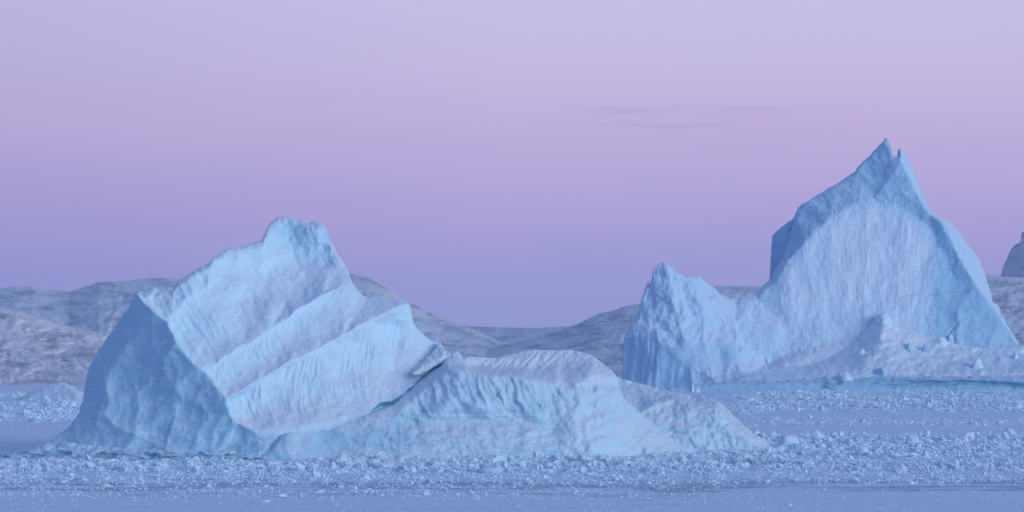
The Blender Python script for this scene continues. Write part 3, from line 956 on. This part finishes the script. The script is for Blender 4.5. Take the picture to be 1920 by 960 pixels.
ctrl = [[(1170, 715, 30), (1300, 715, 8), (1500, 712, 6), (1700, 706, 6), (1990, 703, 6)],
        [(1170, 722, 12), (1300, 722, 2), (1500, 720, -1), (1700, 712, -2), (1990, 710, -2)],
        [(1170, 745, 6), (1300, 745, 0), (1500, 745, -3), (1990, 745, -3)]]
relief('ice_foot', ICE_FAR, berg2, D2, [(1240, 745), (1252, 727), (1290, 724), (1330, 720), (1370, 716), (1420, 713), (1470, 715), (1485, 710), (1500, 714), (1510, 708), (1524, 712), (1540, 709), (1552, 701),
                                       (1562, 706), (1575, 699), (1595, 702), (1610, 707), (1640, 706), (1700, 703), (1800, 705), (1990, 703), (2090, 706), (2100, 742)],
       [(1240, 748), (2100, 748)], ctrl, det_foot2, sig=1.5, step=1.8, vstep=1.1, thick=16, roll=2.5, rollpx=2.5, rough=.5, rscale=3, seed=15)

# ================================================================== GROUND (sea ice)
def bands(u, v):
    """rubble density, snow-free grey amount"""
    wv = 5 * p2(u / 210, v / 300, 301) + 2.5 * p2(u / 60, v / 100, 302)
    vv = v + wv
    def b(a, c, s=3.0):
        return sstep(a - s, a + s, vv) * (1 - sstep(c - s, c + s, vv))
    L_ = 1 - sstep(140, 260, u)
    R_ = sstep(1290, 1420, u)
    rho = L_ * b(742, 792) + R_ * (b(737, 774) * 1.0 + b(788, 800) * .45 + b(818, 862, 5) * .95 + b(776, 816) * .05)
    rho = rho + (1 - R_ * .25) * b(866, 886, 3) * .95 + b(888, 908, 5) * .35 + (1 - sstep(1200, 1500, u)) * b(908, 935, 6) * .16 + .05
    near = sstep(500, 640, u) * (1 - sstep(1380, 1460, u)) * b(846, 868) * .8
    rho = rho + near
    gaps = sstep(-.55, .1, fbm(u / 60, v / 8, 4, 303)) * (.3 + .7 * sstep(-.45, .05, p2(u / 23, v / 5, 304)))
    gray = b(900, 921, 3) * .9 + R_ * b(866, 884, 4) * .7 + b(924, 932, 2) * .4 * (1 - R_)
    gray = gray * sstep(-.5, .25, fbm(u / 260, v / 5, 3, 305))
    return np.clip(rho * gaps, 0, 1), np.clip(gray, 0, 1)


def ground_h(x, y):
    d = np.maximum(y, 50)
    u, v = x / d * F + 960, HZ + CH * F / d
    rho, gray = bands(u, v)
    rub = 2.0 * np.abs(fbm(x / 3.0, y / 5, 4, 311, .6)) + 0.9 * facets0(x / 1.9, y / 3.4, 51)
    rub = rub * (0.8 + 0.9 * p2(x / 14, y / 30, 313))
    drift = 0.16 * fbm(x / 16, y / 9, 4, 315) + 0.09 * fbm(x / 2.4, y / 5, 3, 317)
    far = sstep(400, 1500, d)
    return drift + rho * (0.25 + rub) * (0.8 + .5 * far), gray, rho


nC, nR = 820, 760
uc = np.concatenate([np.linspace(-3500, -320, 40, endpoint=False), np.linspace(-320, 2240, nC), np.linspace(2240, 5500, 41)[1:]])
dr = np.concatenate([np.linspace(60, 375, 24, endpoint=False), 375 * (1800 / 375) ** np.linspace(0, 1, nR), np.linspace(1800, 2600, 40)[1:], np.geomspace(2600, 7000, 16)[1:]])
UU, DD = np.meshgrid(uc, dr)
DJ = DD.copy()
XX = (UU - 960) / F * DJ
h, gray, rho = ground_h(XX.astype(np.float32), DJ.astype(np.float32))
P = np.stack([XX, DJ, h], -1)
A = np.stack([gray, np.zeros_like(gray), rho], -1)
me = grid_mesh('sea_ice', P, A)

m, t, b = material('sea_ice_snow')
g = G(t)
at = g.n('ShaderNodeAttribute', attribute_name='tint')
sp = g.n('ShaderNodeSeparateColor')
t.links.new(at.outputs['Color'], sp.inputs[0])
n1 = g.noise(1.0, 6, stretch=(0.03, 0.10, 0.1), rough=0.6)
n2 = g.noise(1.0, 5, stretch=(0.5, 0.25, 0.6), rough=0.65)
n3 = g.noise(1.0, 4, stretch=(2.2, 0.8, 2))
f = g.ss(g.m('ADD', sp.outputs[0], g.m('MULTIPLY', g.m('SUBTRACT', n1, 0.5), 2.4)), 0.1, 0.9)
f = g.m('MULTIPLY', f, g.ss(n2, 0.25, 0.5))
c = g.mix(f, (0.74, 0.79, 0.92), (0.38, 0.46, 0.60))
c = g.mix(g.m('MULTIPLY', g.m('MULTIPLY', sp.outputs[2], .6), g.ss(n2, 0.45, 0.7)), c, (0.55, 0.74, 0.86))
c = g.mix(g.m('MULTIPLY', g.ss(n3, 0.6, 0.75), 0.5), c, (0.9, 0.92, 0.95))
g.put(b.inputs['Base Color'], c)
b.inputs['Roughness'].default_value = 0.6
b.inputs['Specular IOR Level'].default_value = 0.25
hh = g.m('ADD', g.m('MULTIPLY', n3, 0.25), g.m('MULTIPLY', n2, 0.5))
t.links.new(g.bump(hh, 0.35), b.inputs['Normal'])
tag(link_mesh('sea_ice', me, m), kind='structure')

# ================================================================== RUBBLE
import bmesh


def chunk_mesh(name, seed, flat=1.0, cuts=5):
    """an angular block of ice: a rough lump cut by planes"""
    r = np.random.RandomState(seed)
    bm = bmesh.new()
    bmesh.ops.create_icosphere(bm, subdivisions=2, radius=1.0)
    pls = []
    for i in range(cuts):
        n = r.normal(size=3)
        n /= np.linalg.norm(n)
        pls.append((n, r.uniform(.35, .8)))
    for v in bm.verts:
        p = np.array(v.co)
        for n, dd in pls:
            k = p @ n - dd
            if k > 0:
                p = p - n * k
        p = p * np.array([1, .8, flat])
        v.co = p + r.normal(size=3) * .03
    me = bpy.data.meshes.new(name)
    bm.to_mesh(me)
    bm.free()
    return me


BLOCK = ice_material('brash_ice', scale=.35, up0=.3, up1=.8, bumpd=.35)
LUMPS = bpy.data.collections.new('rubble_shapes')     # not linked to the scene: sources for the rubble only
for i in range(9):
    me = chunk_mesh('rubble_chunk', 100 + i, flat=(.5, .8, 1.1)[i % 3], cuts=4 + i % 4)
    me.materials.append(BLOCK)
    LUMPS.objects.link(bpy.data.objects.new('rubble_chunk', me))


def scatter(name, n, pick, size, seed, label, cat):
    r = np.random.RandomState(seed)
    u, v = pick(r, n)
    rho, _ = bands(u.astype(np.float32), v.astype(np.float32))
    k = r.rand(len(u)) < rho ** 1.3
    u, v, rho = u[k], v[k], rho[k]
    d = CH * F / (v - HZ)
    d = d * (1 + r.uniform(-.004, .004, len(d)))
    x = (u - 960) / F * d
    s = size(r, len(u)) * (0.75 + d / 1400.0) * (0.5 + 0.6 * rho)
    z = ground_h(x.astype(np.float32), d.astype(np.float32))[0] + s * r.uniform(-.25, .25, len(s))
    me = bpy.data.meshes.new(name)
    me.vertices.add(len(u))
    me.vertices.foreach_set('co', np.stack([x, d, z], -1).astype(np.float32).reshape(-1))
    a = me.attributes.new('scl', 'FLOAT_VECTOR', 'POINT')
    a.data.foreach_set('vector', (s[:, None] * np.stack([r.uniform(.8, 1.5, len(s)), r.uniform(.8, 1.2, len(s)), r.uniform(.6, 1.1, len(s))], -1)).astype(np.float32).reshape(-1))
    a = me.attributes.new('rot', 'FLOAT_VECTOR', 'POINT')
    a.data.foreach_set('vector', np.stack([r.normal(0, .45, len(s)), r.normal(0, .45, len(s)), r.uniform(0, 6.28, len(s))], -1).astype(np.float32).reshape(-1))
    a = me.attributes.new('idx', 'INT', 'POINT')
    a.data.foreach_set('value', r.randint(0, 9, len(s)).astype(np.int32))
    o = bpy.data.objects.new(name, me)
    COL.objects.link(o)
    ng = bpy.data.node_groups.new('scatter_rubble', 'GeometryNodeTree')
    ng.interface.new_socket('Geometry', in_out='INPUT', socket_type='NodeSocketGeometry')
    ng.interface.new_socket('Geometry', in_out='OUTPUT', socket_type='NodeSocketGeometry')
    gi, go = ng.nodes.new('NodeGroupInput'), ng.nodes.new('NodeGroupOutput')
    iop = ng.nodes.new('GeometryNodeInstanceOnPoints')
    ci = ng.nodes.new('GeometryNodeCollectionInfo')
    ci.inputs['Collection'].default_value = LUMPS
    ci.inputs['Separate Children'].default_value = True
    ci.inputs['Reset Children'].default_value = True
    iop.inputs['Pick Instance'].default_value = True

    def na(nm, ty):
        q = ng.nodes.new('GeometryNodeInputNamedAttribute')
        q.data_type = ty
        q.inputs['Name'].default_value = nm
        return q.outputs['Attribute']
    ng.links.new(gi.outputs[0], iop.inputs['Points'])
    ng.links.new(ci.outputs[0], iop.inputs['Instance'])
    ng.links.new(na('idx', 'INT'), iop.inputs['Instance Index'])
    ng.links.new(na('rot', 'FLOAT_VECTOR'), iop.inputs['Rotation'])
    ng.links.new(na('scl', 'FLOAT_VECTOR'), iop.inputs['Scale'])
    ng.links.new(iop.outputs[0], go.inputs[0])
    md = o.modifiers.new('scatter', 'NODES')
    md.node_group = ng
    tag(o, label, cat, kind='stuff')
    print(name, len(s), file=__import__('sys').stderr)
    return o


scatter('brash_ice', 1100000, lambda r, n: (r.uniform(-320, 2240, n), r.uniform(734, 960, n)),
        lambda r, n: 0.12 + 0.40 * r.rand(n) ** 5, 1, 'small broken brash ice frozen into bands across the sea ice', 'brash ice')
scatter('ice_rubble', 20000, lambda r, n: (r.uniform(-320, 2240, n), r.uniform(736, 930, n)),
        lambda r, n: 0.4 + 0.9 * r.rand(n) ** 4, 2, 'larger tumbled ice rubble along the pressure ridges', 'ice rubble')

# ================================================================== HILLS
def hill_material(name, rock, snow, amount, dist):
    m, t, b = material(name)
    g = G(t)
    k = 1.0 / dist
    big = g.noise(1.0, 6, stretch=(0.012 * 1700 * k, 0.012 * 1700 * k, 0.05 * 1700 * k), rough=0.6)
    fine = g.noise(1.0, 8, stretch=(0.7 * 1700 * k, 0.12 * 1700 * k, 1.6 * 1700 * k), rough=0.8)
    tiny = g.noise(1.0, 4, stretch=(2.2 * 1700 * k, 0.5 * 1700 * k, 5 * 1700 * k), rough=0.7)
    s = g.m('ADD', g.m('MULTIPLY', big, 0.35), g.m('ADD', g.m('MULTIPLY', fine, 0.95), g.m('MULTIPLY', tiny, 0.3)))
    at = g.n('ShaderNodeAttribute', attribute_name='tint')
    sp = g.n('ShaderNodeSeparateColor')
    t.links.new(at.outputs['Color'], sp.inputs[0])
    s = g.m('ADD', s, g.m('MULTIPLY', g.m('SUBTRACT', sp.outputs[0], 0.5), 0.32))
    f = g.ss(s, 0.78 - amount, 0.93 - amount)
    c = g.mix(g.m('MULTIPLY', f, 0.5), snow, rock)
    # small outcrops, clustered
    dots = g.noise(1.0, 3, stretch=(0.45 * 1700 * k, 0.10 * 1700 * k, 0.85 * 1700 * k), rough=0.6)
    clus = g.noise(1.0, 4, stretch=(0.03 * 1700 * k, 0.02 * 1700 * k, 0.11 * 1700 * k), rough=0.6)
    dm = g.m('MULTIPLY', g.ss(dots, 0.52, 0.61), g.ss(clus, 0.45, 0.60))
    c = g.mix(g.m('MULTIPLY', dm, 0.62), c, rock)
    g.put(b.inputs['Base Color'], c)
    b.inputs['Roughness'].default_value = 0.9
    b.inputs['Specular IOR Level'].default_value = 0.1
    t.links.new(g.bump(g.m('ADD', fine, g.m('MULTIPLY', tiny, .3)), 0.5 * dist / 1700), b.inputs['Normal'])
    return m


def hill(name, mat, ridge, d_foot, d_ridge, foot_v=None, step=3.0, rows=110, seed=0, amp=4.5, strata=0.0, expo=1.0, slant=0.0):
    us = [p[0] for p in ridge]
    cols = np.arange(us[0], us[-1] + 1, step)
    rv = np.interp(cols, us, [p[1] for p in ridge])
    s = np.linspace(0, 1, rows)
    fv = water_v(d_foot) + 1.5 if foot_v is None else foot_v
    v = fv + (rv - fv) * s[:, None] ** 0.9
    v = np.minimum(v, fv) if foot_v is None else v
    d = d_foot + (d_ridge - d_foot) * s[:, None] ** expo + 0 * v
    u = np.broadcast_to(cols, v.shape)
    env = np.sin(np.pi * np.clip(s * 0.97 + .02, 0, 1)) ** .6
    k = d_foot / 1700
    n = fbm(u / 170 + slant * v / 100, v / 60, 5, 400 + seed, .55, True) * 4 + fbm(u / 30, v / 14, 4, 420 + seed) * 1.0
    gul = 1 - np.abs(p2((u + slant * v + 60 * fbm(u / 90, v / 60, 2, 480 + seed)) / 34, v / 70, 470 + seed)) * 2
    d = d + (n + .8 * gul) * amp * k * env[:, None] * 3
    v = v + env[:, None] ** .3 * 1.2 * fbm(u / 14, d / 60, 3, 440 + seed)
    P = unproj(u, v, d)
    # far side drops away behind the crest
    bs = np.linspace(0, 1, 8)[1:]
    zr = P[-1, :, 2]
    Bk = np.stack([P[-1, :, 0] * (1 + .3 * bs[:, None]), P[-1, :, 1] * (1 + .3 * bs[:, None]), zr - (zr + 5) * bs[:, None] ** 1.3], -1)
    P = np.concatenate([P, Bk])
    T = np.zeros(P.shape, np.float32)
    tt = .5 + .9 * fbm(u / 60 + slant * v / 25, v / 12, 4, 460 + seed)
    T[:len(v), :, 0] = tt
    T[len(v):, :, 0] = tt[-1]
    me = grid_mesh(name, P, T)
    return tag(link_mesh(name, me, mat), kind='structure')


ROCK = (0.09, 0.13, 0.21)
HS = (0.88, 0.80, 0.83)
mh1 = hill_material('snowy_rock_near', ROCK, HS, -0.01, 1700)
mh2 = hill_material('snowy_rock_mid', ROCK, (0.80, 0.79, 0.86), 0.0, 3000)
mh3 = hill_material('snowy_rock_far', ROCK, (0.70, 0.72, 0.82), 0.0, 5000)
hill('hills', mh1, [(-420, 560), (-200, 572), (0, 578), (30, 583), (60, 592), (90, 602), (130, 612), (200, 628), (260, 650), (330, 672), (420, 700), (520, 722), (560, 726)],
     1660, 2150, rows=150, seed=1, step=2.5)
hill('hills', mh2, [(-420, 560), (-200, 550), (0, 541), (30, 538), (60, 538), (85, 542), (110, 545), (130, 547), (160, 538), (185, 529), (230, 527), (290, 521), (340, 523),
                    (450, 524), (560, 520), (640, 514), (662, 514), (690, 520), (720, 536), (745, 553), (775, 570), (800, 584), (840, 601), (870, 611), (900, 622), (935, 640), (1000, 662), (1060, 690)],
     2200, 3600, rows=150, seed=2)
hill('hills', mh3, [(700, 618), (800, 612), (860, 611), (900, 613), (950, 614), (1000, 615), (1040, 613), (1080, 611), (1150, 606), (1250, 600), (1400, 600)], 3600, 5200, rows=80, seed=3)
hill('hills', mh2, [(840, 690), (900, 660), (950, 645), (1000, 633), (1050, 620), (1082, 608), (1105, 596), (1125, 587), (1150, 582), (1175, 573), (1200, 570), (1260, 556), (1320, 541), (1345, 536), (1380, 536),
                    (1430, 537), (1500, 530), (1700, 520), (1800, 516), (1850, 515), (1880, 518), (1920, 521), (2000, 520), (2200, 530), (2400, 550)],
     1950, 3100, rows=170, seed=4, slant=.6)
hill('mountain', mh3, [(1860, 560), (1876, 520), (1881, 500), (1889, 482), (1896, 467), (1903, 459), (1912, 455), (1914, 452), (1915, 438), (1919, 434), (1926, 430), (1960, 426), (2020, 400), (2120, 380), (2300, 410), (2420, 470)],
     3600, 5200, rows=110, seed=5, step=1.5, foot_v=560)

# ================================================================== MOUND AND SINGLE BLOCKS
def det_mound(U, V, D, T):
    D = D + 1.2 * fbm(U / 30, V / 14, 4, 501) + .3 * fbm(U / 6, V / 5, 3, 502)
    T[..., 0] = .35
    return D, T


DM = CH * F / (752.5 - HZ)
o = relief('snow_mound', ICE_FAR, None, DM, [(30, 754), (45, 742), (60, 733), (80, 726), (100, 719), (112, 717), (122, 718), (134, 723), (146, 730), (157, 736), (175, 742), (200, 754)],
           [(30, 757), (200, 757)], [[(30, 750, 12), (100, 719, 30), (118, 717, 32), (160, 738, 36), (200, 750, 36)], [(30, 757, 0), (200, 757, 4)],
                                    [(122, 718, 31), (140, 735, 16), (150, 752, 6)]], det_mound, sig=2.5, thick=25, roll=2, rollpx=4, rough=.3, rscale=2.2, seed=31)
tag(o, 'low rounded snowy berg beside the left cliff, at the foot of the hills', 'small iceberg')

bpy.context.view_layer.update()
DG = bpy.context.evaluated_depsgraph_get()


def spot(u, v):
    dr_ = Vector(((u - 960) / F, 1.0, -(v - HZ) / F)).normalized()
    hit, loc, *_ = scn.ray_cast(DG, Vector((0, 0, CH)), dr_, distance=9000)
    return loc


def block(u, v, wp, hp, label, seed, shape='block', dark=False, name='ice_block', group=None, tilt=0.0):
    """one countable lump of ice standing at (u, v): an irregular solid with chipped planes"""
    L0 = spot(u, v)
    k = L0.y / F
    r = np.random.RandomState(seed)
    bm = bmesh.new()
    bmesh.ops.create_icosphere(bm, subdivisions=4, radius=1.0)
    sx, sz = wp * k / 2, hp * k
    sy = sx * r.uniform(.7, 1.1)
    n_pl = {'block': 9, 'shard': 10, 'mound': 5, 'plate': 8}[shape]
    pls = []
    for i in range(n_pl):
        n = r.normal(size=3)
        n[2] = abs(n[2]) * .8
        n /= np.linalg.norm(n)
        pls.append((n, r.uniform(.45, .85) if shape != 'mound' else r.uniform(.7, .95)))
    C0 = np.array([v_.co for v_ in bm.verts])
    for n, dd in pls:
        kk = np.maximum(C0 @ n - dd, 0)
        C0 = C0 - n * kk[:, None]
    if shape == 'shard':
        C0[:, :2] *= (1 - .75 * np.clip(C0[:, 2], 0, 1))[:, None]
        C0[:, 0] += .35 * np.clip(C0[:, 2], 0, 1) * r.choice([-1, 1])
    C0[:, 2] = C0[:, 2] / max(C0[:, 2].max(), 1e-3)
    nz_ = p3(C0[:, 0] * 2.2 + seed, C0[:, 1] * 2.2, C0[:, 2] * 2.2, seed % 7) * .09 + p3(C0[:, 0] * 6 + seed, C0[:, 1] * 6, C0[:, 2] * 6, 3) * .03
    C0 = C0 * (1 + nz_[:, None])
    C0[:, 2] = np.where(C0[:, 2] < 0, C0[:, 2] * .5, C0[:, 2])
    C0 = C0 * np.array([sx, sy, sz])
    C0[:, 0] += tilt * C0[:, 2]
    for v_, c_ in zip(bm.verts, C0):
        v_.co = c_
    for f_ in bm.faces:
        f_.smooth = True
    me = bpy.data.meshes.new(name)
    bm.to_mesh(me)
    bm.free()
    A_ = np.ones((len(C0), 4), np.float32)
    A_[:, 0] = .9 if dark else .25
    A_[:, 1:3] = 0
    a = me.color_attributes.new('tint', 'FLOAT_COLOR', 'POINT')
    a.data.foreach_set('color', A_.reshape(-1))
    o = link_mesh(name, me, BLOCK)
    o.location = (L0.x, L0.y + sy * .4, L0.z - sz * .04)
    o.rotation_euler = (0, 0, r.uniform(-.4, .4))
    return tag(o, label, 'ice block', group)


G1, G2, G3_ = 'single ice blocks on the sea ice', 'lumps on the snow apron of the peaked iceberg', 'ice plates lying on the flat ice'
block(592, 893, 22, 17, 'upright pointed ice shard standing alone in front of the terraced iceberg', 1, 'shard', group=G1)
block(606, 895, 12, 8, 'small pale chunk just right of the upright pointed shard', 2, group=G1)
block(64, 876, 12, 12, 'pale squarish block in the rubble at the far left front', 3, group=G1)
block(1738, 762, 17, 13, 'bright rounded block in the rubble below the peaked iceberg', 4, group=G1)
block(1592, 798, 9, 9, 'small bright cube-like block alone on the flat snow strip', 5, group=G1)
block(1887, 824, 20, 15, 'pale boulder of ice crowning the ridge at the right edge', 6, group=G1)
block(1712, 828, 26, 14, 'low rounded snowy lump on the ridge below the tall peak', 7, 'mound', group=G1)
block(1537, 820, 34, 15, 'pale wedge-shaped slab leaning on the ridge right of the low tail', 8, tilt=-.6, group=G1)
block(1478, 836, 46, 22, 'broad bluish mound of ice just right of the tail tip', 9, 'mound', group=G1)
block(1738, 856, 20, 10, 'pale flat-topped block at the front foot of the right ridge', 10, group=G1)
block(1556, 828, 14, 10, 'small round pale lump beside the leaning wedge', 11, 'mound', group=G1)
block(1893, 796, 9, 7, 'tiny bright block on the flat strip at the far right', 12, group=G1)
block(948, 874, 8, 12, 'slim upright pale chunk in front of the low dome', 13, 'shard', group=G1)
block(757, 880, 26, 9, 'dark blue low block in the front rubble below the crack', 14, dark=True, group=G1)
block(1004, 858, 16, 12, 'pale lump against the foot of the low dome', 15, group=G1)
block(868, 854, 10, 12, 'small pointed chunk touching the foot of the low dome', 16, 'shard', group=G1)
block(915, 884, 44, 9, 'dark hollow-sided low floe in the front rubble', 17, 'mound', dark=True, group=G1)
block(1297, 734, 14, 18, 'pale pinnacle at the waterline below the craggy turret', 18, 'shard', group=G1)
block(1308, 736, 12, 11, 'round pale knob right beside the waterline pinnacle', 19, 'mound', group=G1)
block(527, 930, 28, 5, 'thin bright plate of ice lying on the dark flat', 20, 'plate', group=G3_)
block(495, 941, 26, 4, 'thin bright plate just below and left of the other plate', 21, 'plate', group=G3_)
block(800, 927, 26, 6, 'small tilted pale plate on the flat ice near the bottom centre', 22, 'plate', group=G3_)
block(1765, 643, 26, 12, 'rounded pale lump, left one of the pair under the short crack', 23, 'mound', group=G2)
block(1785, 642, 20, 15, 'pale upright lump, right one of the pair under the short crack', 24, group=G2)
block(1656, 604, 32, 18, 'snow-capped knob on the highest point of the snow apron', 25, 'mound', group=G2)
block(1617, 664, 16, 12, 'small pale block on the left slope of the snow apron', 26, group=G2)
block(1832, 690, 34, 20, 'large angular block low on the right side of the snow apron', 27, group=G2)
block(1706, 656, 24, 16, 'bluish lump in the middle of the snow apron', 28, dark=True, group=G2)
block(1737, 660, 22, 15, 'bluish angular lump just right of the middle of the apron', 29, dark=True, group=G2)
block(1534, 656, 10, 6, 'tiny pale stone-like chunk alone on the smooth snow slope', 30, group=G2)
block(1440, 680, 26, 11, 'pale wedge at the left end of the snow apron', 31, group=G2)
block(1905, 672, 18, 11, 'small lump near the right edge above the ledge', 32, group=G2)
block(1652, 700, 46, 13, 'wide bluish slab with a pale right end above the ledge', 33, dark=True, group=G2)
block(1588, 712, 26, 15, 'smooth rounded white lump sitting on the waterline ledge', 34, 'mound', group=G2)

# ================================================================== AIR
hz = bpy.data.meshes.new('haze')
bm = bmesh.new()
bmesh.ops.create_cube(bm, size=1.0)
for v in bm.verts:
    v.co = Vector((v.co.x * 16000, v.co.y * 7700 + 3350, v.co.z * 502 + 249))
bm.to_mesh(hz)
bm.free()
m = bpy.data.materials.new('thin_air')
m.use_nodes = True
t = m.node_tree
t.nodes.remove(t.nodes['Principled BSDF'])
pv = t.nodes.new('ShaderNodeVolumePrincipled')
pv.inputs['Color'].default_value = (0.75, 0.85, 0.98, 1)
pv.inputs['Density'].default_value = 0.00005
t.links.new(pv.outputs[0], t.nodes['Material Output'].inputs['Volume'])
tag(link_mesh('haze', hz, m), kind='stuff')
